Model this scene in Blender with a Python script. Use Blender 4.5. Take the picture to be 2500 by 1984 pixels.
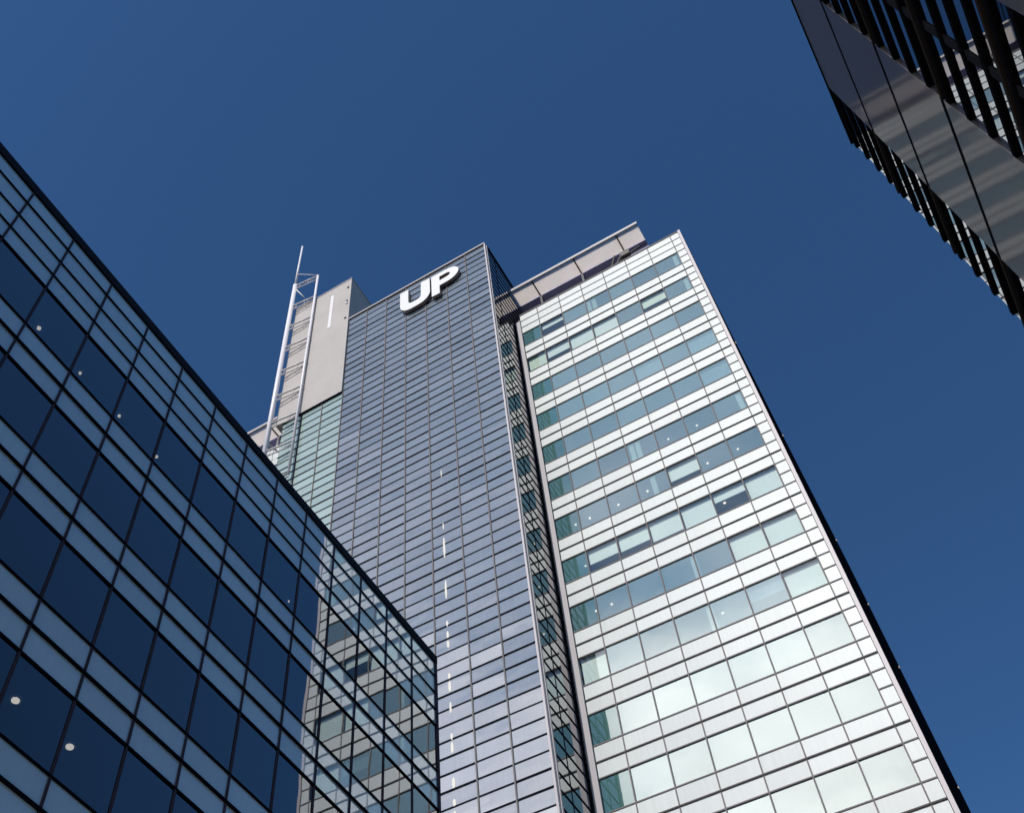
import bpy, math, random
from mathutils import Matrix, Vector

# ------------------------------------------------------------------ camera, sky, sun, exposure
for o in list(bpy.data.objects):
    bpy.data.objects.remove(o, do_unlink=True)
SC = bpy.context.scene
COL = SC.collection
H = 1.7                                   # eye height above the pavement
RND = random.Random(7)

cam_d = bpy.data.cameras.new("camera")
cam = bpy.data.objects.new("camera", cam_d)
COL.objects.link(cam)
SC.camera = cam
cam_d.sensor_width = 36.0
cam_d.lens = 36.0 * 2770.8 / 2500.0
cam_d.shift_x = 0.0940
cam_d.shift_y = 0.0157
cam_d.clip_start = 0.1
cam_d.clip_end = 4000.0
_pitch, _roll, _yaw = math.radians(146.438), math.radians(-0.538), math.radians(31.299)
cam.matrix_world = (Matrix.Translation((0, 0, H)) @ Matrix.Rotation(_yaw, 4, 'Z')
                    @ Matrix.Rotation(_pitch, 4, 'X') @ Matrix.Rotation(_roll, 4, 'Z'))

SUN_EL, SUN_AZ = math.radians(42.5), math.radians(1.5)     # azimuth measured from -Y towards -X
to_sun = Vector((-math.sin(SUN_AZ) * math.cos(SUN_EL), -math.cos(SUN_AZ) * math.cos(SUN_EL), math.sin(SUN_EL)))
sun_d = bpy.data.lights.new("sun", 'SUN')
sun_d.energy = 3.45
sun_d.angle = math.radians(0.53)
sun_d.color = (1.0, 0.955, 0.90)
sun = bpy.data.objects.new("sun", sun_d)
COL.objects.link(sun)
sun.rotation_euler = to_sun.to_track_quat('Z', 'Y').to_euler()
sun.location = (-4, -110, 110)

world = bpy.data.worlds.new("World")
SC.world = world
world.use_nodes = True
wn, wl = world.node_tree.nodes, world.node_tree.links
wn.clear()


def wnode(t, **kw):
    n = wn.new(t)
    for k, v in kw.items():
        setattr(n, k, v)
    return n


def wmath(op, a, b=None, c=None, clamp=False):
    n = wnode('ShaderNodeMath', operation=op, use_clamp=clamp)
    for i, v in enumerate((a, b, c)):
        if v is None:
            continue
        if isinstance(v, (int, float)):
            n.inputs[i].default_value = v
        else:
            wl.new(v, n.inputs[i])
    return n.outputs[0]


sky = wnode('ShaderNodeTexSky', sky_type='NISHITA')
sky.sun_disc = False
sky.sun_elevation = SUN_EL
sky.sun_rotation = math.atan2(to_sun.x, to_sun.y)
sky.altitude = 600.0
sky.air_density = 1.0
sky.dust_density = 0.35
sky.ozone_density = 2.6
hue = wnode('ShaderNodeMix', data_type='RGBA', blend_type='MULTIPLY')
hue.inputs[0].default_value = 1.0
hue.inputs[7].default_value = (0.50, 0.84, 1.12, 1)
wl.new(sky.outputs[0], hue.inputs[6])
# broken cloud bank low in the sky on the sun's side (behind the viewer)
tc = wnode('ShaderNodeTexCoord')
sep = wnode('ShaderNodeSeparateXYZ')
wl.new(tc.outputs['Generated'], sep.inputs[0])
cmap = wnode('ShaderNodeMapping')
cmap.inputs['Scale'].default_value = (1.0, 1.0, 2.3)
wl.new(tc.outputs['Generated'], cmap.inputs[0])
cn = wnode('ShaderNodeTexNoise')
cn.inputs['Scale'].default_value = 3.1
cn.inputs['Detail'].default_value = 7.0
cn.inputs['Roughness'].default_value = 0.56
cn.inputs['Distortion'].default_value = 0.35
wl.new(cmap.outputs[0], cn.inputs['Vector'])
low = wnode('ShaderNodeMapRange', interpolation_type='SMOOTHSTEP')
low.inputs['From Min'].default_value = 0.79     # sine of the elevation where the bank has thinned out
low.inputs['From Max'].default_value = 0.655
wl.new(sep.outputs[2], low.inputs['Value'])
back = wnode('ShaderNodeMapRange', interpolation_type='SMOOTHSTEP')
back.inputs['From Min'].default_value = -0.15
back.inputs['From Max'].default_value = -0.5
wl.new(sep.outputs[1], back.inputs['Value'])
side = wnode('ShaderNodeMapRange', interpolation_type='SMOOTHSTEP')
side.inputs['From Min'].default_value = -0.42
side.inputs['From Max'].default_value = -0.18
side.inputs['To Min'].default_value = 0.72
wl.new(sep.outputs[0], side.inputs['Value'])
dens = wmath('MULTIPLY', low.outputs[0], back.outputs[0])
dens = wmath('MULTIPLY', dens, side.outputs[0])
side2 = wnode('ShaderNodeMapRange', interpolation_type='SMOOTHSTEP')
side2.inputs['From Min'].default_value = 0.36
side2.inputs['From Max'].default_value = 0.12
wl.new(sep.outputs[0], side2.inputs['Value'])
dens = wmath('MULTIPLY', dens, side2.outputs[0])
thr = wmath('MULTIPLY_ADD', dens, -0.62, 0.76)
cov = wmath('SUBTRACT', cn.outputs[0], thr)
cov = wmath('MULTIPLY', cov, 2.4, clamp=True)
cov = wmath('MULTIPLY', cov, dens, clamp=True)
# thin mottled veil reaching higher up on the same side
vn = wnode('ShaderNodeTexNoise')
vn.inputs['Scale'].default_value = 5.5
vn.inputs['Detail'].default_value = 6.0
vn.inputs['Roughness'].default_value = 0.6
wl.new(cmap.outputs[0], vn.inputs['Vector'])
vup = wnode('ShaderNodeMapRange', interpolation_type='SMOOTHSTEP')
vup.inputs['From Min'].default_value = 0.96
vup.inputs['From Max'].default_value = 0.70
wl.new(sep.outputs[2], vup.inputs['Value'])
vfac = wmath('MULTIPLY_ADD', vn.outputs[0], 2.6, -0.88, clamp=True)
vfac = wmath('MULTIPLY', vfac, vup.outputs[0])
vfac = wmath('MULTIPLY', vfac, back.outputs[0])
vfac = wmath('MULTIPLY', vfac, side2.outputs[0])
vfac = wmath('MULTIPLY', vfac, 0.72)
veil = wnode('ShaderNodeMix', data_type='RGBA')
wl.new(vfac, veil.inputs[0])
wl.new(hue.outputs[2], veil.inputs[6])
veil.inputs[7].default_value = (11.0, 10.7, 12.0, 1)
# clouds, brighter close to the sun
dotn = wnode('ShaderNodeVectorMath', operation='DOT_PRODUCT')
dotn.inputs[1].default_value = tuple(to_sun)
wl.new(tc.outputs['Generated'], dotn.inputs[0])
near = wnode('ShaderNodeMapRange', interpolation_type='SMOOTHSTEP')
near.inputs['From Min'].default_value = 0.90
near.inputs['From Max'].default_value = 1.0
wl.new(dotn.outputs['Value'], near.inputs['Value'])
ccol = wnode('ShaderNodeMix', data_type='RGBA')
wl.new(near.outputs[0], ccol.inputs[0])
ccol.inputs[6].default_value = (19.0, 19.2, 20.2, 1)
ccol.inputs[7].default_value = (23.0, 22.2, 21.0, 1)
cmix = wnode('ShaderNodeMix', data_type='RGBA')
wl.new(cov, cmix.inputs[0])
wl.new(veil.outputs[2], cmix.inputs[6])
shade = wmath('MULTIPLY_ADD', vn.outputs[0], 1.1, 0.50)
cshade = wnode('ShaderNodeMix', data_type='RGBA', blend_type='MULTIPLY')
cshade.inputs[0].default_value = 1.0
wl.new(ccol.outputs[2], cshade.inputs[6])
ccomb = wnode('ShaderNodeCombineColor')
for _i in range(3):
    wl.new(shade, ccomb.inputs[_i])
wl.new(ccomb.outputs[0], cshade.inputs[7])
wl.new(cshade.outputs[2], cmix.inputs[7])
bg = wnode('ShaderNodeBackground')
bg.inputs['Strength'].default_value = 0.09
wl.new(cmix.outputs[2], bg.inputs['Color'])
wout = wnode('ShaderNodeOutputWorld')
wl.new(bg.outputs[0], wout.inputs['Surface'])

SC.view_settings.view_transform = 'Standard'
SC.view_settings.look = 'None'
SC.view_settings.exposure = 0.0
SC.view_settings.gamma = 1.0
SC.view_settings.use_curve_mapping = False
SC.cycles.max_bounces = 10
SC.cycles.transparent_max_bounces = 12
SC.cycles.glossy_bounces = 6
SC.cycles.caustics_reflective = False
SC.cycles.caustics_refractive = False

# ------------------------------------------------------------------ materials


class NT:
    def __init__(self, name):
        self.m = bpy.data.materials.new(name)
        self.m.use_nodes = True
        self.n, self.l = self.m.node_tree.nodes, self.m.node_tree.links
        self.n.clear()
        self.out = self.n.new('ShaderNodeOutputMaterial')

    def node(self, t, **kw):
        n = self.n.new(t)
        for k, v in kw.items():
            setattr(n, k, v)
        return n

    def link(self, a, b):
        self.l.new(a, b)

    def math(self, op, a, b=None, c=None, clamp=False):
        n = self.node('ShaderNodeMath', operation=op, use_clamp=clamp)
        for i, v in enumerate((a, b, c)):
            if v is None:
                continue
            if isinstance(v, (int, float)):
                n.inputs[i].default_value = v
            else:
                self.link(v, n.inputs[i])
        return n.outputs[0]

    def noise(self, scale, detail=2.0, rough=0.5, stretch=(1, 1, 1), dist=0.0):
        tcn = self.node('ShaderNodeTexCoord')
        mp = self.node('ShaderNodeMapping')
        mp.inputs['Scale'].default_value = stretch
        self.link(tcn.outputs['Object'], mp.inputs[0])
        nz = self.node('ShaderNodeTexNoise')
        nz.inputs['Scale'].default_value = scale
        nz.inputs['Detail'].default_value = detail
        nz.inputs['Roughness'].default_value = rough
        nz.inputs['Distortion'].default_value = dist
        self.link(mp.outputs[0], nz.inputs['Vector'])
        return nz

    def vary(self, col, fac, amt):
        """colour scaled by 1 +- amt along fac (0..1)"""
        k = self.math('MULTIPLY_ADD', fac, 2 * amt, 1 - amt)
        mx = self.node('ShaderNodeMix', data_type='RGBA', blend_type='MULTIPLY')
        mx.inputs[0].default_value = 1.0
        mx.inputs[6].default_value = (*col, 1)
        cb = self.node('ShaderNodeCombineColor')
        for i in range(3):
            self.link(k, cb.inputs[i])
        self.link(cb.outputs[0], mx.inputs[7])
        return mx.outputs[2]

    def schlick(self, f0, normal=None, fmax=1.0, power=5.0):
        lw = self.node('ShaderNodeLayerWeight')
        lw.inputs['Blend'].default_value = 0.5
        if normal:
            self.link(normal, lw.inputs['Normal'])
        p = self.math('POWER', lw.outputs['Facing'], power)
        return self.math('MULTIPLY_ADD', p, fmax - f0, f0, clamp=True)

    def bump(self, height, dist):
        b = self.node('ShaderNodeBump')
        b.inputs['Strength'].default_value = 1.0
        b.inputs['Distance'].default_value = dist
        self.link(height, b.inputs['Height'])
        return b.outputs[0]


def principled(name, col, rough=0.6, metal=0.0, ior=1.5, var=0.0, vscale=0.6, bump=0.0, bscale=30.0, stretch=(1, 1, 1)):
    t = NT(name)
    p = t.node('ShaderNodeBsdfPrincipled')
    p.inputs['Base Color'].default_value = (*col, 1)
    p.inputs['Roughness'].default_value = rough
    p.inputs['Metallic'].default_value = metal
    p.inputs['IOR'].default_value = ior
    if var:
        nz = t.noise(vscale, 5.0, 0.6, stretch)
        t.link(t.vary(col, nz.outputs[0], var), p.inputs['Base Color'])
    if bump:
        nb = t.noise(bscale, 3.0)
        t.link(t.bump(nb.outputs[0], bump), p.inputs['Normal'])
    t.link(p.outputs[0], t.out.inputs[0])
    return t.m


def matte(name, col):
    t = NT(name)
    d = t.node('ShaderNodeBsdfDiffuse')
    nz = t.noise(0.5, 3.0)
    t.link(t.vary(col, nz.outputs[0], 0.15), d.inputs[0])
    t.link(d.outputs[0], t.out.inputs[0])
    return t.m


def emit(name, col, s):
    t = NT(name)
    e = t.node('ShaderNodeEmission')
    e.inputs[0].default_value = (*col, 1)
    e.inputs[1].default_value = s
    t.link(e.outputs[0], t.out.inputs[0])
    return t.m


def pane_random(t):
    """a random number per pane (stored on the faces), 0..1"""
    a = t.node('ShaderNodeAttribute', attribute_name='pane')
    return a.outputs['Fac']


def mirror_glass(name, base, f0, tint=(1, 1, 1), rough=0.012, wave=0.006, wscale=0.6, stretch=(1, 1, 1),
                 var=0.12, fmax=1.0, back=None, film=None, power=5.0, dirt=0.0):
    """coated opaque cladding glass: a coloured backing seen through a reflecting front.
    With back=(r,g,b) the backing is left open (see-through, tinted)."""
    t = NT(name)
    nz = t.noise(wscale, 2.0, 0.45, stretch)
    nrm = t.bump(nz.outputs[0], wave)
    if back is None:
        d = t.node('ShaderNodeBsdfDiffuse')
        d.inputs['Color'].default_value = (*base, 1)
        if var:
            pr = pane_random(t)
            if dirt:                  # faint rain runs
                dn = t.noise(1.0, 4.0, 0.6, (7.0, 7.0, 0.45))
                pr = t.math('MULTIPLY_ADD', t.math('SUBTRACT', dn.outputs[0], 0.5), dirt / var, pr)
            t.link(t.vary(base, pr, var), d.inputs['Color'])
    else:
        d = t.node('ShaderNodeBsdfTransparent')
        d.inputs['Color'].default_value = (*back, 1)
        if film:                      # pale coating on the glass that scatters some of the daylight
            df = t.node('ShaderNodeBsdfDiffuse')
            t.link(t.vary(base, pane_random(t), var), df.inputs['Color'])
            fm = t.node('ShaderNodeMixShader')
            fm.inputs[0].default_value = film
            t.link(d.outputs[0], fm.inputs[1])
            t.link(df.outputs[0], fm.inputs[2])
            d = fm
    g = t.node('ShaderNodeBsdfGlossy')
    g.inputs['Color'].default_value = (*tint, 1)
    g.inputs['Roughness'].default_value = rough
    t.link(nrm, g.inputs['Normal'])
    mix = t.node('ShaderNodeMixShader')
    t.link(t.schlick(f0, None, fmax, power), mix.inputs[0])
    t.link(d.outputs[0], mix.inputs[1])
    t.link(g.outputs[0], mix.inputs[2])
    t.link(mix.outputs[0], t.out.inputs[0])
    return t.m


def translucent(name, col, amount=0.7):
    t = NT(name)
    nz = t.noise(0.8, 4.0)
    c = t.vary(col, nz.outputs[0], 0.06)
    d = t.node('ShaderNodeBsdfDiffuse')
    tr = t.node('ShaderNodeBsdfTranslucent')
    t.link(c, d.inputs[0])
    t.link(c, tr.inputs[0])
    mix = t.node('ShaderNodeMixShader')
    mix.inputs[0].default_value = amount
    t.link(d.outputs[0], mix.inputs[1])
    t.link(tr.outputs[0], mix.inputs[2])
    t.link(mix.outputs[0], t.out.inputs[0])
    return t.m


M = {}
M['white_panel'] = mirror_glass('white_panel', (0.585, 0.615, 0.605), 0.012, rough=0.36, wave=0.003, var=0.05, dirt=0.09)
M['tower_window'] = mirror_glass('tower_window', (0.50, 0.72, 0.72), 0.33, tint=(0.95, 0.99, 1.0), wave=0.003, back=(0.84, 0.95, 0.93), film=0.38, var=0.33)
M['teal_window'] = mirror_glass('teal_window', (0.16, 0.38, 0.36), 0.28, tint=(0.95, 1.0, 1.0), wave=0.003, back=(0.84, 0.95, 0.93), film=0.42, var=0.2)
M['clear_window'] = mirror_glass('clear_window', None, 0.22, tint=(0.95, 0.99, 1.0), wave=0.003, back=(0.93, 0.98, 0.97))
M['shaft_glass'] = mirror_glass('shaft_glass', (0.225, 0.26, 0.29), 0.28, tint=(1.0, 0.96, 1.0), rough=0.006, wave=0.022,
                                wscale=0.8, stretch=(0.35, 0.0, 0.7), var=0.11, dirt=0.14)
M['green_glass'] = mirror_glass('green_glass', (0.37, 0.47, 0.45), 0.18, rough=0.004, wave=0.02, wscale=1.0,
                                stretch=(0.0, 0.0, 0.9), var=0.08)
M['side_glass'] = mirror_glass('side_glass', (0.010, 0.016, 0.018), 0.36, rough=0.01, wave=0.0015, wscale=0.5, var=0.0)
M['dark_bar'] = matte('dark_bar', (0.020, 0.020, 0.030))
M['grey_bar'] = matte('grey_bar', (0.20, 0.185, 0.187))
M['mid_bar'] = matte('mid_bar', (0.105, 0.095, 0.092))
M['pale_trim'] = principled('pale_trim', (0.34, 0.32, 0.335), 0.5, var=0.06)
M['rib_pale'] = principled('rib_pale', (0.44, 0.40, 0.42), 0.5, var=0.06)
M['concrete'] = principled('concrete', (0.45, 0.415, 0.395), 0.85, var=0.16, vscale=0.35, bump=0.01, bscale=3.0)
M['slot'] = principled('slot', (0.70, 0.68, 0.69), 0.6)
M['mast_white'] = principled('mast_white', (0.78, 0.75, 0.78), 0.4)
M['rung_grey'] = principled('rung_grey', (0.64, 0.61, 0.60), 0.5)
M['letter_face'] = principled('letter_face', (0.70, 0.70, 0.69), 0.45)
M['letter_side_shade'] = principled('letter_side_shade', (0.26, 0.20, 0.19), 0.5)  # darker than the face: shade of the letter sides put into the colour
M['canopy'] = translucent('canopy', (0.90, 0.85, 0.80), 0.85)
M['fascia'] = principled('fascia', (0.42, 0.385, 0.39), 0.5)
M['penthouse'] = principled('penthouse', (0.34, 0.32, 0.47), 0.6, var=0.25, vscale=0.5)
M['louvre_pale'] = principled('louvre_pale', (0.36, 0.33, 0.46), 0.5)
M['post'] = principled('post', (0.72, 0.70, 0.66), 0.5)
M['machine_dark'] = principled('machine_dark', (0.05, 0.045, 0.04), 0.6)
M['machine_tan'] = principled('machine_tan', (0.40, 0.36, 0.31), 0.6)
M['dark_wall'] = matte('dark_wall', (0.012, 0.011, 0.015))
M['interior'] = principled('interior', (0.30, 0.34, 0.34), 0.8)
M['ceiling'] = principled('ceiling', (0.36, 0.45, 0.50), 0.8)
M['blind'] = principled('blind', (0.80, 0.88, 0.82), 0.8)
M['blind_warm'] = principled('blind_warm', (0.78, 0.87, 0.72), 0.8)
M['partition'] = principled('partition', (0.85, 0.9, 0.87), 0.8)
M['lamp_warm'] = emit('lamp_warm', (1.0, 0.60, 0.36), 6.5)
M['lamp_white'] = emit('lamp_white', (1.0, 0.84, 0.70), 2.2)
M['glint_glow'] = emit('glint_glow', (1.0, 0.98, 0.93), 0.9)  # glow added to imitate glints on the shaft glass
M['lamp_small'] = emit('lamp_small', (1.0, 0.80, 0.66), 0.4)
M['roof'] = principled('roof', (0.14, 0.14, 0.15), 0.9, var=0.1)
M['lower_wall'] = principled('lower_wall', (0.30, 0.31, 0.33), 0.5, var=0.1)
# left building
M['left_window'] = mirror_glass('left_window', None, 0.05, power=1.7, tint=(0.96, 0.98, 1.0), wave=0.0040, wscale=0.34, back=(0.09, 0.14, 0.20))
M['left_spandrel'] = mirror_glass('left_spandrel', (0.57, 0.69, 0.72), 0.10, power=2.0, tint=(0.97, 0.98, 1.0), wave=0.0040, wscale=0.34, var=0.07, dirt=0.08)
M['left_mullion'] = matte('left_mullion', (0.060, 0.052, 0.070))
M['left_transom'] = matte('left_transom', (0.008, 0.009, 0.014))
M['left_coping'] = matte('left_coping', (0.022, 0.026, 0.036))
M['left_inside'] = principled('left_inside', (0.06, 0.09, 0.13), 0.9)
M['left_ceiling'] = principled('left_ceiling', (0.10, 0.14, 0.20), 0.9)
# right building
M['right_panel'] = mirror_glass('right_panel', (0.115, 0.105, 0.110), 0.10, rough=0.085, wave=0.0016, wscale=2.0, stretch=(1, 0.12, 2.2), var=0.08, fmax=0.155)
M['right_glass'] = mirror_glass('right_glass', (0.004, 0.005, 0.006), 0.30, tint=(0.95, 0.97, 1.0), wave=0.0008, wscale=0.5, var=0.0)
M['fin_black'] = matte('fin_black', (0.010, 0.010, 0.012))
M['frame_grey'] = matte('frame_grey', (0.035, 0.034, 0.038))
M['frame_brown'] = matte('frame_brown', (0.045, 0.036, 0.031))
M['paving'] = principled('paving', (0.30, 0.29, 0.28), 0.85, var=0.2, vscale=0.8)
M['asphalt'] = principled('asphalt', (0.05, 0.05, 0.052), 0.9, var=0.2, vscale=0.3)

# ------------------------------------------------------------------ mesh helpers (heights are given above eye level)


class MB:
    def __init__(self):
        self.v, self.f, self.mi, self.pane = [], [], [], []

    def quad(self, a, b, c, d, mi=0, pane=None):
        i = len(self.v)
        self.v += [a, b, c, d]
        self.f.append((i, i + 1, i + 2, i + 3))
        self.mi.append(mi)
        self.pane.append(RND.random() if pane is None else pane)
        return self

    def box(self, x0, x1, y0, y1, z0, z1, mi=0):
        i = len(self.v)
        self.v += [(x0, y0, z0), (x1, y0, z0), (x1, y1, z0), (x0, y1, z0), (x0, y0, z1), (x1, y0, z1), (x1, y1, z1), (x0, y1, z1)]
        r = RND.random()
        for q in ((0, 3, 2, 1), (4, 5, 6, 7), (0, 1, 5, 4), (1, 2, 6, 5), (2, 3, 7, 6), (3, 0, 4, 7)):
            self.f.append(tuple(i + k for k in q))
            self.mi.append(mi)
            self.pane.append(r)
        return self

    def tube(self, p0, p1, r0, r1=None, n=10, mi=0):
        r1 = r0 if r1 is None else r1
        p0, p1 = Vector(p0), Vector(p1)
        d = (p1 - p0).normalized()
        u = d.orthogonal().normalized()
        w = d.cross(u)
        i = len(self.v)
        for p, r in ((p0, r0), (p1, r1)):
            for k in range(n):
                a = 2 * math.pi * k / n
                self.v.append(tuple(p + (u * math.cos(a) + w * math.sin(a)) * r))
        for k in range(n):
            j = (k + 1) % n
            self.f.append((i + k, i + j, i + n + j, i + n + k))
            self.mi.append(mi)
            self.pane.append(0.5)
        self.f.append(tuple(i + k for k in reversed(range(n))))
        self.f.append(tuple(i + n + k for k in range(n)))
        self.mi += [mi, mi]
        self.pane += [0.5, 0.5]
        return self

    def prism(self, poly, axis, a, b, mi=0, mi_side=None):
        """extrude a closed outline of 2-D points; axis 'y': points are (x, z); axis 'x': points are (y, z)"""
        n = len(poly)
        i = len(self.v)
        P = (lambda p, t: (p[0], t, p[1])) if axis == 'y' else (lambda p, t: (t, p[0], p[1]))
        for t in (a, b):
            self.v += [P(p, t) for p in poly]
        self.f.append(tuple(i + k for k in range(n)))
        self.f.append(tuple(i + n + k for k in reversed(range(n))))
        self.mi += [mi, mi]
        for k in range(n):
            j = (k + 1) % n
            self.f.append((i + k, i + n + k, i + n + j, i + j))
            self.mi.append(mi if mi_side is None else mi_side)
        self.pane += [0.5] * (n + 2)
        return self

    def build(self, name, mats, parent=None, smooth=False, label=None):
        off = parent_world(parent)
        me = bpy.data.meshes.new(name)
        me.from_pydata([(x - off[0], y - off[1], z + H - off[2]) for x, y, z in self.v], [], self.f)
        for m in (mats if isinstance(mats, (list, tuple)) else [mats]):
            me.materials.append(m)
        at = me.attributes.new('pane', 'FLOAT', 'FACE')
        for k, p in enumerate(me.polygons):
            p.material_index = self.mi[k]
            p.use_smooth = smooth
            at.data[k].value = self.pane[k]
        me.update()
        o = bpy.data.objects.new(name, me)
        COL.objects.link(o)
        if parent is not None:
            o.parent = parent
        if label:
            o['label'] = label
        return o


def parent_world(p):
    x = y = z = 0.0
    while p is not None:
        x += p.location.x
        y += p.location.y
        z += p.location.z
        p = p.parent
    return (x, y, z)


def thing(name, label, cat, loc, group=None):
    o = bpy.data.objects.new(name, None)
    o.empty_display_size = 1.0
    COL.objects.link(o)
    o.location = (loc[0], loc[1], loc[2] + H)
    o['label'] = label
    o['category'] = cat
    if group:
        o['group'] = group
    return o


def box(name, mat, parent, *b, label=None):
    return MB().box(*b).build(name, mat, parent, label=label)


GROUND = -H

# ------------------------------------------------------------------ the ground
g = MB()
g.quad((-1500, -1500, GROUND), (1500, -1500, GROUND), (1500, 1500, GROUND), (-1500, 1500, GROUND))
o = g.build('ground', M['asphalt'])
o['kind'] = 'structure'
g = MB()
g.box(-16.6, 4.9, -30, 36.5, GROUND + 0.004, GROUND + 0.124)
o = g.build('pavement', M['paving'])
o['kind'] = 'structure'

# ------------------------------------------------------------------ the tall office tower
tower = thing('office_tower', 'tall glass office tower with white banded wing and ribbed blue-grey glass shaft', 'building', (-15.9, 46.0, GROUND))
DU, DB = 37.65, 41.6                     # front planes of the shaft and of the banded wing
MOD = 1.945                              # facade module

# --- the shaft: body, front glazing (one mesh per bay), transoms
SX0, SX1, SXC = -35.37, -15.98, -29.58
S_TOP, ROW = 87.95, 0.975
box('shaft_wall', M['dark_wall'], tower, SX0 + 0.05, SX1 - 0.05, DU + 0.12, 50.0, GROUND, 76.0)
box('shaft_wall', M['dark_wall'], tower, SXC + 0.05, SX1 - 0.05, DU + 0.12, 50.0, 76.0, S_TOP - 0.1)
edges = [-35.37, -33.50, -31.53, -29.58, -27.70, -25.70, -23.74, -21.80, -19.76, -17.85, -15.98]
nrow = 62
for i in range(10):
    b = MB()
    for r in range(nrow):
        z1 = S_TOP - r * ROW
        z0 = z1 - ROW
        if i < 3 and z1 > 76.06:
            if z0 > 76.06:
                continue
            z1 = 76.06
        x0, x1 = edges[i], edges[i + 1]
        tl = (RND.random() - 0.5) * 0.030          # each pane sits a touch out of plumb
        tw = (RND.random() - 0.5) * 0.004
        b.quad((x0, DU + tl + tw, z0), (x1, DU + tl - tw, z0), (x1, DU - tl - tw, z1), (x0, DU - tl + tw, z1))
    z_low = S_TOP - nrow * ROW
    b.quad((edges[i], DU, GROUND), (edges[i + 1], DU, GROUND), (edges[i + 1], DU, z_low), (edges[i], DU, z_low))
    b.build('glazing_bay', M['green_glass'] if i < 3 else M['shaft_glass'], tower,
            label='pale green glass bay beside the blue-grey ones' if i < 3 else None)
for r in range(1, nrow + 1):
    z = S_TOP - r * ROW
    x0 = SX0 if z < 75.9 else SXC + 0.02
    box('transom', M['dark_bar'], tower, x0, SX1 - 0.03, DU - 0.045, DU + 0.06, z - 0.030, z + 0.030)
for i in range(1, 10):
    top = 75.9 if i <= 3 else S_TOP - 0.05
    dark = i == 1
    w = 0.05 if dark else 0.035
    box('mullion', M['dark_bar'] if dark else M['grey_bar'], tower, edges[i] - w, edges[i] + w, DU - 0.06, DU + 0.05, 20.0, top)
box('shaft_coping', M['fascia'], tower, SXC, SX1 + 0.10, DU - 0.16, DU + 0.3, S_TOP, S_TOP + 0.17)
# corner post of the shaft: two pale ribs with a joint between
box('corner_post', M['rib_pale'], tower, -15.975, -15.865, DU - 0.12, DU + 0.10, GROUND, S_TOP - 0.003)
box('corner_post', M['pale_trim'], tower, -15.862, -15.815, DU + 0.11, DU + 0.24, GROUND, S_TOP - 0.003)
box('corner_joint', M['grey_bar'], tower, -15.93, -15.86, DU + 0.101, DU + 0.16, GROUND, S_TOP - 0.05)
# right-hand return of the shaft, polished dark glass with bars
b = MB()
SXS = -15.90
for r in range(nrow):
    z1 = S_TOP - r * ROW
    for y0, y1 in ((DU + 0.26, DU + 1.6), (DU + 1.6, DU + 3.88), (DU + 3.88, 50.0)):
        b.quad((SXS, y0, z1 - ROW), (SXS, y1, z1 - ROW), (SXS, y1, z1), (SXS, y0, z1))
b.quad((SXS, DU + 0.26, GROUND), (SXS, 50.0, GROUND), (SXS, 50.0, z_low), (SXS, DU + 0.26, z_low))
b.build('return_glazing', M['side_glass'], tower)
b = MB()
for r in range(1, nrow + 1):
    z = S_TOP - r * ROW
    b.box(SXS - 0.02, SXS + 0.035, DU + 0.27, 50.0, z - 0.036, z + 0.036)
b.box(SXS - 0.02, SXS + 0.018, DU + 1.57, DU + 1.63, 20.0, S_TOP)
b.build('return_bars', M['dark_bar'], tower)
box('return_coping', M['dark_bar'], tower, SXS - 0.15, SXS + 0.09, DU + 0.302, 50.0, S_TOP, S_TOP + 0.15)
box('shaft_roof', M['roof'], tower, SXC + 0.06, SXS - 0.16, DU + 0.32, 49.9, S_TOP - 0.1, S_TOP + 0.02)

# --- glint streak on the shaft glass, imitated by a vertical row of glowing dashes
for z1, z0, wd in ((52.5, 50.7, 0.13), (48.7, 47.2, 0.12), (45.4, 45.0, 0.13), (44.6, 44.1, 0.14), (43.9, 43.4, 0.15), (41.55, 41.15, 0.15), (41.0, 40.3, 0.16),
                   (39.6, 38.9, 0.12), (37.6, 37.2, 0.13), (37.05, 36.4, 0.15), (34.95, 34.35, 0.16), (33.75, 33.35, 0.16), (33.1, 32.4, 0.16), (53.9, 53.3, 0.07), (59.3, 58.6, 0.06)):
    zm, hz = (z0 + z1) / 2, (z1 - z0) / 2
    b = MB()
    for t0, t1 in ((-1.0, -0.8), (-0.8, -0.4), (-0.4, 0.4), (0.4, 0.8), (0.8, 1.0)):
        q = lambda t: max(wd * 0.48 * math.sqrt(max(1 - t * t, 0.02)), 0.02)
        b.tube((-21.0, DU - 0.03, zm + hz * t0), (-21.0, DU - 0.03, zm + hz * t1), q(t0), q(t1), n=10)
    b.build('glint_dash', M['glint_glow'], tower, smooth=True)

# --- concrete core rising on the left of the shaft
core = MB().box(-36.0, -29.62, DU - 0.17, 46.0, 76.07, 95.9).build('core_wall', M['concrete'], tower)
MB().box(-31.84, -31.52, DU - 0.20, DU - 0.15, 88.3, 94.5).build('slot_window', M['slot'], core)
for z in (94.39, 91.69, 88.48):
    MB().tube((-29.94, DU - 0.26, z), (-29.94, DU - 0.15, z), 0.11).build('anchor', M['machine_dark'], core)
MB().tube((-29.96, DU - 0.26, 91.35), (-29.96, DU - 0.15, 91.35), 0.13).build('anchor', M['slot'], core)
box('core_drip', M['dark_bar'], core, -35.4, -29.62, DU - 0.18, DU - 0.02, 76.0, 76.066)
box('core_coping', M['fascia'], core, -36.05, -29.57, DU - 0.22, 46.05, 95.903, 96.02)
# joints of the cast panels
b = MB()
for z in (80.0, 84.0, 88.0, 92.0):
    b.box(-35.99, -29.63, DU - 0.1712, DU - 0.165, z - 0.012, z + 0.012)
b.build('panel_joints', M['fascia'], core)

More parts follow.
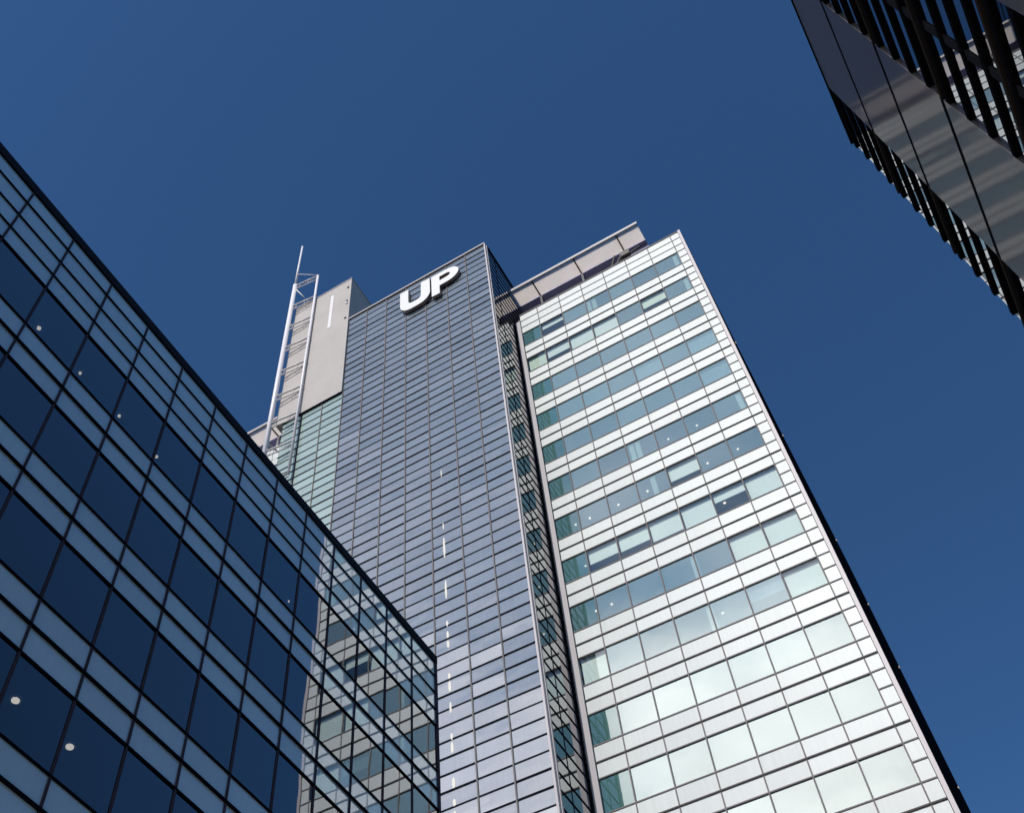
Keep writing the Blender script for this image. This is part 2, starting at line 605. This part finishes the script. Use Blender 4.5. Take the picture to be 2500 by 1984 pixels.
# --- banded wing on the right of the shaft (front plane DB)
WX = [-15.40, -13.83, -11.89, -9.94, -7.97, -6.02, -4.10, -2.16]
WL, WR = -15.40, -1.50
T0, FLOOR, WIN, SP1 = 78.07, 3.9, 1.97, 2.97
NFL = 14
box('edge_strip', M['pale_trim'], tower, -15.80, -15.42, DB - 0.10, DB + 0.12, GROUND, 80.0)
box('edge_joint', M['dark_bar'], tower, -15.86, -15.801, DB - 0.02, DB + 0.10, GROUND, 80.9)
box('edge_strip', M['rib_pale'], tower, -1.49, -1.30, DB - 0.07, DB + 0.10, GROUND, 81.08)
box('wing_parapet', M['grey_bar'], tower, -15.40, -1.5, DB - 0.05, DB + 0.25, 80.92, 81.08)


def panel_row(z0, z1, xs, name='spandrel_band'):
    b = MB()
    for x0, x1 in zip(xs[:-1], xs[1:]):
        b.box(x0 + 0.02, x1 - 0.02, DB, DB + 0.08, z0 + 0.02, z1 - 0.02)
    return b.build(name, M['white_panel'], tower)


panel_row(80.02, 80.92, WX)
panel_row(79.02, 80.02, WX)
panel_row(78.07, 79.02, WX)
for z, h, p in ((80.02, 0.035, 0.03), (79.02, 0.035, 0.03)):
    box('transom_bar', M['grey_bar'], tower, WL, WR, DB - p, DB + 0.05, z - h, z + h)
narrow = [80.92, 80.02, 79.02, 78.07]
for k in range(NFL):
    T = T0 - FLOOR * k
    panel_row(T - SP1, T - WIN, WX)
    panel_row(T - FLOOR, T - SP1, WX)
    for z, h, p in ((T, 0.034, 0.035), (T - WIN, 0.034, 0.035), (T - SP1, 0.038, 0.055)):
        box('transom_bar', M['grey_bar'] if z != T - SP1 else M['mid_bar'], tower, WL, WR, DB - p, DB + 0.05, z - h, z + h)
    box('transom_bar', M['grey_bar'], tower, -2.16, WR, DB - 0.035, DB + 0.05, T - WIN / 2 - 0.034, T - WIN / 2 + 0.034)
    narrow += [T - WIN / 2, T - WIN, T - SP1, T - FLOOR]
b = MB()
for z1, z0 in zip(narrow[:-1], narrow[1:]):
    b.box(-2.14, -1.52, DB, DB + 0.08, z0 + 0.02, z1 - 0.02)
b.build('edge_panels', M['white_panel'], tower)
for x in WX[1:]:
    box('mullion_bar', M['grey_bar'], tower, x - 0.033, x + 0.033, DB - 0.028, DB + 0.05, 20.0, 80.9)
# windows: a pane per bay and floor, some with a blind drawn behind the glass
BL = {}
FLOOR_TONE = [0.45, 0.25, 0.75, 0.8, 0.65, 0.25, 0.1, 0.3, 0.3, 0.5, 0.6, 0.6, 0.6, 0.6]
for i in (1, 2, 3):
    BL[(1, i)] = (0.9 if i > 1 else 0.55, 'blind')
BL[(1, 0)] = (1.0, 'blind_warm')
BL[(1, 5)] = (0.55, 'blind_warm')
BL[(6, 4)] = (0.62, 'blind')
for i, d in ((1, 0.55), (2, 0.6), (3, 0.8), (4, 0.9), (5, 0.35), (6, 1.0)):
    BL[(7, i)] = (d, 'blind')
BL[(8, 5)] = (1.0, 'blind'); BL[(8, 6)] = (1.0, 'blind')
BL[(9, 6)] = (0.9, 'blind')
BL[(0, 1)] = (0.3, 'blind')
BL[(3, 4)] = (1.0, 'ceiling'); BL[(3, 6)] = (1.0, 'ceiling'); BL[(4, 6)] = (1.0, 'ceiling')
BL[(9, 5)] = (0.5, 'ceiling')
BL[(9, 0)] = (1.0, 'blind')
for k in range(NFL - 1):
    T = T0 - FLOOR * k
    for i in range(7):
        x0, x1 = WX[i], WX[i + 1]
        b = MB()
        t1 = (RND.random() - 0.5) * 0.010
        b.quad((x0 + 0.03, DB + 0.03 + t1, T - WIN + 0.03), (x1 - 0.03, DB + 0.03 - t1, T - WIN + 0.03),
               (x1 - 0.03, DB + 0.03 - t1, T - 0.03), (x0 + 0.03, DB + 0.03 + t1, T - 0.03),
               pane=min(1.0, max(0.0, FLOOR_TONE[k] + (RND.random() - 0.5) * 0.45)))
        w = b.build('window', M['teal_window' if i == 0 and k not in (1, 9) else 'clear_window' if ((k, i) in BL and BL[(k, i)][1] != 'ceiling') else 'tower_window'], tower)
        if (k, i) in BL:
            d, mt = BL[(k, i)]
            MB().box(x0 + 0.06, x1 - 0.06, DB + 0.20, DB + 0.215, T - 0.06 - d * (WIN - 0.1), T - 0.06).build('blind', M[mt], w)
    # pale partition ends that meet the glass here and there
for k, x in ((0, -9.75), (0, -2.5), (1, -2.45), (5, -9.6), (5, -2.45), (6, -8.9), (8, -8.05), (9, -8.05), (0, -9.3), (5, -9.2)):
    T = T0 - FLOOR * k
    box('partition', M['partition'], tower, x - 0.16, x + 0.16, DB + 0.12, DB + 0.5, T - WIN + 0.05, T - 0.05)
for k in range(NFL - 1):
    T = T0 - FLOOR * k
    b = MB()
    b.box(-15.35, -1.6, DB + 0.12, DB + 6.0, T + 0.02, T + FLOOR - WIN - 0.02)
    b.build('floor_slab', M['ceiling'], tower)
box('inner_wall', M['interior'], tower, -15.3, -1.65, DB + 6.01, DB + 6.2, 25.0, 80.5)
for k in range(5, 10):
    T = T0 - FLOOR * k
    for i in range(0, 7):
        if RND.random() < (0.35 if k == 5 else 0.75 if k in (6, 7) else 0.25):
            x = WX[i] + (0.35 if i else 0.95) + 0.1 * (k % 3)
            MB().tube((x, DB + 1.0 + 0.05 * (k % 2), T - 0.03), (x, DB + 1.0, T + 0.019), 0.06, n=12).build('ceiling_lamp', M['lamp_white'], tower)
# body of the wing and its dark end wall, which leans back towards the top
box('wing_body', M['lower_wall'], tower, -15.75, -1.55, DB + 6.25, 58.0, GROUND, 80.0)
box('wing_base', M['lower_wall'], tower, -15.35, -1.55, DB + 0.12, DB + 6.2, GROUND, 24.9)
box('wing_roof', M['roof'], tower, -15.7, -1.6, DB + 0.26, 58.0, 80.55, 80.9)
prof = [(DB + 0.101, GROUND), (55.5, GROUND), (55.3, 50.0), (54.5, 55.0), (51.3, 58.5), (47.2, 63.0), (44.2, 69.0), (42.1, 77.0), (DB + 0.101, 80.5)]
end = MB().prism(prof, 'x', -1.545, -1.275).build('end_wall', M['dark_wall'], tower)
for z, yy in ((66.5, 44.9), (60.4, 48.9), (54.9, 53.8), (49.9, 54.7), (44.9, 54.8), (36.9, 55.0), (33.1, 55.1), (29.0, 55.1)):
    MB().tube((-1.276, yy - 1.3, z), (-1.22, yy - 1.3, z), 0.06, n=8).build('wall_lamp', M['lamp_small'], end)

# --- set-back top storey with a translucent canopy
ZC = 85.7
box('top_storey', M['penthouse'], tower, -15.8, -4.15, 45.0, 52.0, 80.9, ZC - 0.1)
for x0, x1 in ((-15.85, -13.86), (-13.80, -9.97), (-9.91, -6.05), (-5.99, -4.12)):
    box('canopy_panel', M['canopy'], tower, x0, x1, DB + 0.05, 43.2, ZC, ZC + 0.02)
for x in (-13.83, -9.94, -6.02):
    box('canopy_beam', M['machine_dark'], tower, x - 0.05, x + 0.05, DB + 0.05, 45.0, ZC - 0.10, ZC + 0.12)
    MB().tube((x, 43.25, 80.9), (x, 43.25, ZC - 0.10), 0.10).build('canopy_post', M['post'], tower)
box('canopy_fascia', M['fascia'], tower, -15.88, -4.08, DB - 0.06, DB + 0.04, ZC - 0.03, ZC + 0.30)
box('canopy_gutter', M['machine_dark'], tower, -15.88, -4.1, DB - 0.02, DB + 0.02, ZC - 0.10, ZC - 0.031)
box('canopy_deck', M['penthouse'], tower, -15.85, -4.12, 43.28, 52.0, ZC + 0.05, ZC + 0.25)
b = MB()
for j in range(6):
    b.box(-5.7, -4.13, 43.45, 43.65, 82.3 + 0.42 * j, 82.48 + 0.42 * j)
b.build('louvre_screen', M['louvre_pale'], tower)
box('screen_back', M['penthouse'], tower, -5.75, -4.1, 43.7, 43.8, 80.9, ZC - 0.05)

# --- the matching wing on the left, mostly hidden by the dark building in front
LX0, LX1 = -47.0, -35.42
box('wing_body', M['lower_wall'], tower, LX0, LX1, DB + 0.12, 56.0, GROUND, 80.9)
for z0, z1 in ((80.02, 80.92), (79.02, 80.02), (78.07, 79.02), (75.10, 76.10), (74.17, 75.10), (71.20, 72.2), (70.27, 71.2)):
    b = MB()
    x = LX1 - 0.4
    while x > LX0:
        b.box(max(x - MOD, LX0) + 0.03, x - 0.03, DB, DB + 0.08, z0 + 0.03, z1 - 0.03)
        x -= MOD
    b.build('spandrel_band', M['white_panel'], tower)
for z0, z1 in ((76.1, 78.07), (72.2, 74.17)):
    MB().box(LX0, LX1 - 0.4, DB + 0.02, DB + 0.08, z0, z1).build('window_band', M['side_glass'], tower)
box('top_storey', M['penthouse'], tower, LX0, -36.1, 45.0, 52.0, 80.95, ZC - 0.1)
for x0, x1 in ((-46.9, -44.9), (-44.84, -40.98), (-40.92, -36.1)):
    box('canopy_panel', M['canopy'], tower, x0, x1, DB + 0.05, 43.2, ZC, ZC + 0.02)
for x in (-44.87, -40.95, -37.4):
    box('canopy_beam', M['machine_dark'], tower, x - 0.05, x + 0.05, DB + 0.05, 45.0, ZC - 0.10, ZC + 0.12)
    MB().tube((x, 43.25, 80.9), (x, 43.25, ZC - 0.10), 0.10).build('canopy_post', M['post'], tower)
box('canopy_fascia', M['fascia'], tower, LX0, -36.05, DB - 0.06, DB + 0.04, ZC - 0.03, ZC + 0.30)
box('canopy_gutter', M['machine_dark'], tower, LX0, -36.05, DB - 0.02, DB + 0.02, ZC - 0.10, ZC - 0.031)
box('canopy_deck', M['penthouse'], tower, LX0, -36.1, 43.28, 52.0, ZC + 0.05, ZC + 0.25)

# ------------------------------------------------------------------ the two big letters under the roof edge
sign = thing('rooftop_sign', 'large white raised letters UP fixed below the roof edge of the glass shaft', 'sign', (-21.2, DU, 82.9))
LY0, LY1 = DU - 0.42, DU - 0.10


def arc(cx, cz, rx, rz, a0, a1, n=12):
    return [(cx + rx * math.cos(math.radians(a0 + (a1 - a0) * t / n)), cz + rz * math.sin(math.radians(a0 + (a1 - a0) * t / n))) for t in range(n + 1)]


def letter(outline, hole, label):
    """raised letter: face, back and sides as one mesh; hole is bridged into the outline"""
    import bmesh
    bm = bmesh.new()

    def ring(pts, y):
        return [bm.verts.new((p[0], y, p[1])) for p in pts]
    loops = [outline] + ([hole] if hole else [])
    rings = []
    for pts in loops:
        inner = pts
        rings.append((ring(inner, LY0), ring(pts, LY1)))
    for fr, bk in rings:
        n = len(fr)
        for k in range(n):
            j = (k + 1) % n
            f = bm.faces.new((fr[k], fr[j], bk[j], bk[k]))
            f.material_index = 1
    for side in (0, 1):
        es = []
        for rg in rings:
            r = rg[side]
            for k in range(len(r)):
                e = bm.edges.get((r[k], r[(k + 1) % len(r)]))
                es.append(e)
        res = bmesh.ops.triangle_fill(bm, use_beauty=True, use_dissolve=False, edges=es)
        for ge in res['geom']:
            if isinstance(ge, bmesh.types.BMFace):
                ge.material_index = 0
    bmesh.ops.recalc_face_normals(bm, faces=bm.faces[:])
    off = parent_world(sign)
    for v in bm.verts:
        v.co = (v.co.x - off[0], v.co.y - off[1], v.co.z + H - off[2])
    me = bpy.data.meshes.new('letter')
    bm.to_mesh(me)
    bm.free()
    me.materials.append(M['letter_face'])
    me.materials.append(M['letter_side_shade'])
    o = bpy.data.objects.new('letter', me)
    COL.objects.link(o)
    o.parent = sign
    o['label'] = label
    bv = o.modifiers.new('bevel', 'BEVEL')
    bv.width = 0.035
    bv.segments = 2
    bv.limit_method = 'ANGLE'
    bv.angle_limit = math.radians(60)
    return o


U = [(-24.08, 86.62), (-24.08, 84.2)] + arc(-22.98, 84.2, 1.10, 1.27, 180, 270)[1:] + [(-22.30, 82.93)] + arc(-22.30, 84.2, 1.16, 1.27, 270, 360)[1:] + \
    [(-21.14, 86.55), (-22.02, 86.6), (-22.05, 84.4)] + arc(-22.45, 84.4, 0.40, 0.46, 0, -90, 5)[1:] + [(-22.83, 83.94)] + arc(-22.83, 84.4, 0.42, 0.46, 270, 180, 5)[1:] + [(-23.25, 86.6)]
letter(U, None, 'capital letter U')
P = [(-21.00, 82.90), (-20.22, 82.86), (-20.22, 84.20), (-19.55, 84.20)] + arc(-19.55, 85.33, 1.20, 1.13, -90, 90, 14)[1:] + [(-21.00, 86.50)]
PH = [(-20.20, 85.78), (-19.55, 85.78)] + arc(-19.55, 85.45, 0.36, 0.32, 90, -90, 8)[1:] + [(-20.20, 85.12)]
letter(P, PH, 'capital letter P')
b = MB()
for x, z in ((-23.6, 86.0), (-23.6, 84.4), (-21.6, 86.0), (-21.6, 84.4), (-20.6, 86.0), (-20.6, 83.6), (-18.9, 85.4)):
    b.box(x - 0.05, x + 0.05, LY1 - 0.01, DU - 0.02, z - 0.05, z + 0.05)
b.build('bracket', M['dark_bar'], sign)

# ------------------------------------------------------------------ the lattice mast beside the concrete core
mast = thing('antenna_mast', 'slender white ladder-like steel mast standing against the grey concrete core', 'mast', (-36.15, 36.93, 66.0))
A, B_ = (-36.15, 36.93), (-33.65, 37.22)
MB().tube((A[0], A[1], 64.0), (A[0], A[1], 100.4), 0.21, n=16).build('pole', M['mast_white'], mast, smooth=True, label='thick outer pole with a thin tip')
MB().tube((A[0], A[1], 100.4), (A[0], A[1], 109.4), 0.13, 0.09, n=12).build('tip', M['mast_white'], mast, smooth=True)
MB().tube((B_[0], B_[1], 67.6), (B_[0], B_[1], 100.4), 0.115, n=12).build('pole', M['mast_white'], mast, smooth=True, label='thin inner pole')
for z in (100.3, 96.0, 91.95, 88.05, 83.95, 79.9, 75.9, 71.95, 67.95):
    b = MB()
    b.tube((A[0], A[1], z), (B_[0] + 0.15, B_[1], z), 0.085, n=8)
    b.tube((A[0], A[1] + 0.05, z - 0.62), (B_[0], B_[1] + 0.02, z - 0.62), 0.06, n=8)
    for j in (0, 2):
        t0, t1 = j / 4, (j + 0.5) / 4
        p = lambda t, dz: (A[0] + (B_[0] - A[0]) * t, A[1] + (B_[1] - A[1]) * t + 0.03, z + dz)
        b.tube(p(t0, 0), p(t1, -0.62), 0.024, n=6)
        b.tube(p(t1, -0.62), p((j + 1) / 4, 0), 0.024, n=6)
    b.build('rung', M['rung_grey'], mast, smooth=True)
b = MB()
b.tube((A[0], A[1], 102.9), (B_[0], B_[1], 100.5), 0.045, n=6)
b.tube((A[0], A[1], 99.8), (A[0] + 1.3, A[1] + 0.15, 96.8), 0.06, n=6)
b.build('brace', M['rung_grey'], mast, smooth=True)
b = MB()
for z in (94.0, 86.0, 78.5):
    b.tube((B_[0], B_[1], z), (B_[0], DU - 0.12, z), 0.06, n=6)
b.tube((A[0], A[1], 73.2), (A[0] + 0.4, DU + 1.0, 73.2), 0.08, n=6)
b.tube((A[0] - 1.2, DB + 0.1, 77.5), (A[0] + 0.6, DB + 0.1, 77.5), 0.10, n=6)
b.build('wall_bracket', M['rung_grey'], mast, smooth=True)

# ------------------------------------------------------------------ window-cleaning crane on the wing roof
crane = thing('window_cleaning_crane', 'small dark window cleaning crane parked under the roof canopy end', 'crane', (-6.0, 42.8, 81.1))
box('base', M['machine_tan'], crane, -5.95, -5.1, 42.6, 43.3, 81.1, 82.9)
box('counterweight', M['machine_dark'], crane, -6.35, -5.55, 42.35, 42.75, 83.35, 84.0)
MB().tube((-6.9, 42.2, 81.9), (-6.2, 42.5, 83.8), 0.13, n=8).build('jib', M['machine_dark'], crane)
MB().tube((-7.35, 42.1, 81.5), (-6.75, 42.2, 83.6), 0.09, n=8).build('jib', M['machine_dark'], crane)
MB().tube((-5.7, 42.6, 83.5), (-4.7, 42.9, 84.4), 0.11, n=8).build('boom', M['machine_dark'], crane)

# ------------------------------------------------------------------ the dark building on the left
left = thing('office_block', 'low dark blue glass office block with black grid and long flat roof edge', 'building', (-22.0, 14.0, GROUND))
XL = -17.32
LM = 1.878
Y1 = 29.80
ys = [5.46 + LM * n for n in range(-4, 13)] + [Y1]
LT0, LF, LW = 30.45, 3.94, 2.20
NL = 5
tops = [LT0 - LF * k for k in range(NL + 1)]
bands = [(33.07, 33.86), (32.16, 33.07), (31.28, 32.16), (30.45, 31.28)]
for k in range(NL):
    bt = tops[k] - LW
    bands += [(bt - 0.88, bt), (tops[k + 1], bt - 0.88)]
for z0, z1 in bands:
    b = MB()
    for y0, y1 in zip(ys[:-1], ys[1:]):
        t1 = (RND.random() - 0.5) * 0.006
        b.quad((XL + t1, y0 + 0.03, z0 + 0.02), (XL - t1, y1 - 0.03, z0 + 0.02), (XL - t1, y1 - 0.03, z1 - 0.02), (XL + t1, y0 + 0.03, z1 - 0.02))
    b.build('spandrel_band', M['left_spandrel'], left)
for k in range(NL):
    for y0, y1 in zip(ys[:-1], ys[1:]):
        t1 = (RND.random() - 0.5) * 0.006
        b = MB()
        b.quad((XL + t1, y0 + 0.03, tops[k] - LW + 0.02), (XL - t1, y1 - 0.03, tops[k] - LW + 0.02),
               (XL - t1, y1 - 0.03, tops[k] - 0.02), (XL + t1, y0 + 0.03, tops[k] - 0.02))
        b.build('window', M['left_window'], left)
zs = sorted({z for bd in bands for z in bd})
for z in zs:
    thick = any(abs(z - (tops[k] - LW - 0.88)) < 0.01 for k in range(NL))
    h, p = (0.042, 0.065) if thick else (0.032, 0.045)
    box('transom', M['left_transom'], left, XL - 0.05, XL + p, ys[0], Y1, z - h, z + h)
for y in ys[1:-1]:
    box('mullion', M['left_mullion'], left, XL - 0.05, XL + 0.035, y - 0.036, y + 0.036, tops[NL] - LW, 33.86)
box('corner_post', M['left_mullion'], left, XL - 0.15, XL + 0.065, Y1 - 0.005, Y1 + 0.11, GROUND, 33.86)
box('coping', M['left_coping'], left, XL - 0.5, XL + 0.07, ys[0] - 0.1, Y1 + 0.13, 33.861, 34.25)
for k in range(NL):
    box('floor_slab', M['left_ceiling'], left, -23.0, XL - 0.12, ys[0], Y1 - 0.1, tops[k] + 0.02, tops[k] + (LF - LW - 0.04 if k else 3.3))
box('floor_slab', M['left_ceiling'], left, -23.0, XL - 0.12, ys[0], Y1 - 0.1, tops[NL] + 0.02, tops[NL] + LF - LW - 0.04)
box('inner_wall', M['left_inside'], left, -23.3, -23.01, ys[0], Y1 - 0.1, 8.0, 33.8)
box('base_wall', M['left_coping'], left, -40.0, XL - 0.06, ys[0], Y1 - 0.06, GROUND, tops[NL] - 0.05)
box('rear_wall', M['left_coping'], left, -40.0, -23.31, ys[0], Y1 - 0.06, tops[NL] - 0.05, 33.8)
box('gable_wall', M['left_spandrel'], left, -39.9, XL - 0.16, Y1 - 0.055, Y1 + 0.05, GROUND, 33.86)
for y, z, x, r in ((8.26, 30.45, -18.42, 0.065), (10.14, 30.45, -18.42, 0.045), (12.02, 30.45, -18.42, 0.05), (13.90, 30.45, -18.42, 0.055),
                   (21.40, 30.45, -18.42, 0.035), (12.24, 18.63, -18.5, 0.10), (14.14, 18.63, -18.5, 0.10), (14.08, 18.63, -20.4, 0.10)):
    zt = z if z > 20 else tops[3]
    MB().tube((x, y, zt - 0.02), (x, y, zt + 0.019), r, n=16).build('ceiling_lamp', M['lamp_warm'], left)

# ------------------------------------------------------------------ the dark louvred building overhead on the right
right = thing('louvred_block', 'black louvred office block with grey cladding strip overhead at upper right', 'building', (8.0, 8.0, GROUND))
XR = 5.145
RC = 0.065                                  # depth of the window recess
RTOP = 33.58
YC1 = 17.42
NF = 6
fl = [RTOP - 3.9 * k for k in range(NF + 1)]
box('body', M['fin_black'], right, XR + RC + 0.06, 20.0, -6.0, YC1 - 0.05, GROUND, RTOP - 0.1)
box('coping', M['fin_black'], right, XR - 0.03, 20.0, -6.0, YC1, RTOP, RTOP + 0.08)
panel_zones = [(11.38, 15.37), (3.9, 7.9)]
glass_zones = [(15.37, YC1), (7.9, 11.38), (-6.0, 3.9)]
for (y0, y1) in panel_zones:
    for k in range(NF):
        MB().box(XR, XR + RC + 0.05, y0, y1, fl[k + 1] + 0.085, fl[k] - (0.085 if k else 0.02)).build('cladding_panel', M['right_panel'], right)
    for k in range(1, NF + 1):
        MB().box(XR - 0.006, XR + RC + 0.04, y0 + 0.002, y1 - 0.002, fl[k] - 0.085, fl[k] + 0.085).build('panel_joint', M['fin_black'], right)
for zi, (y0, y1) in enumerate(glass_zones):
    for k in range(NF):
        b = MB()
        ym = [y0, y1] if zi == 0 else ([y0, 9.65, y1] if zi == 1 else [y0, -2.5, 0.6, y1])
        for a, c in zip(ym[:-1], ym[1:]):
            b.quad((XR + RC, a, fl[k + 1]), (XR + RC, c, fl[k + 1]), (XR + RC, c, fl[k]), (XR + RC, a, fl[k]))
        b.build('window', M['right_glass'], right)
        for j in range(4):
            z = fl[k] - 0.40 - 0.955 * j
            f = MB()
            f.box(XR + 0.002, XR + RC - 0.002, y0 + 0.004, y1 - 0.004, z, z + 0.15)
            f.build('louvre', M['fin_black'], right)
        MB().box(XR - 0.01, XR + RC - 0.002, y0 + 0.004, y1 - 0.004, fl[k + 1] - 0.06, fl[k + 1] + 0.05).build('floor_bar', M['frame_brown'], right)
box('window_frame', M['frame_grey'], right, XR + RC - 0.03, XR + RC + 0.02, 9.56, 9.74, fl[NF], RTOP - 0.05)
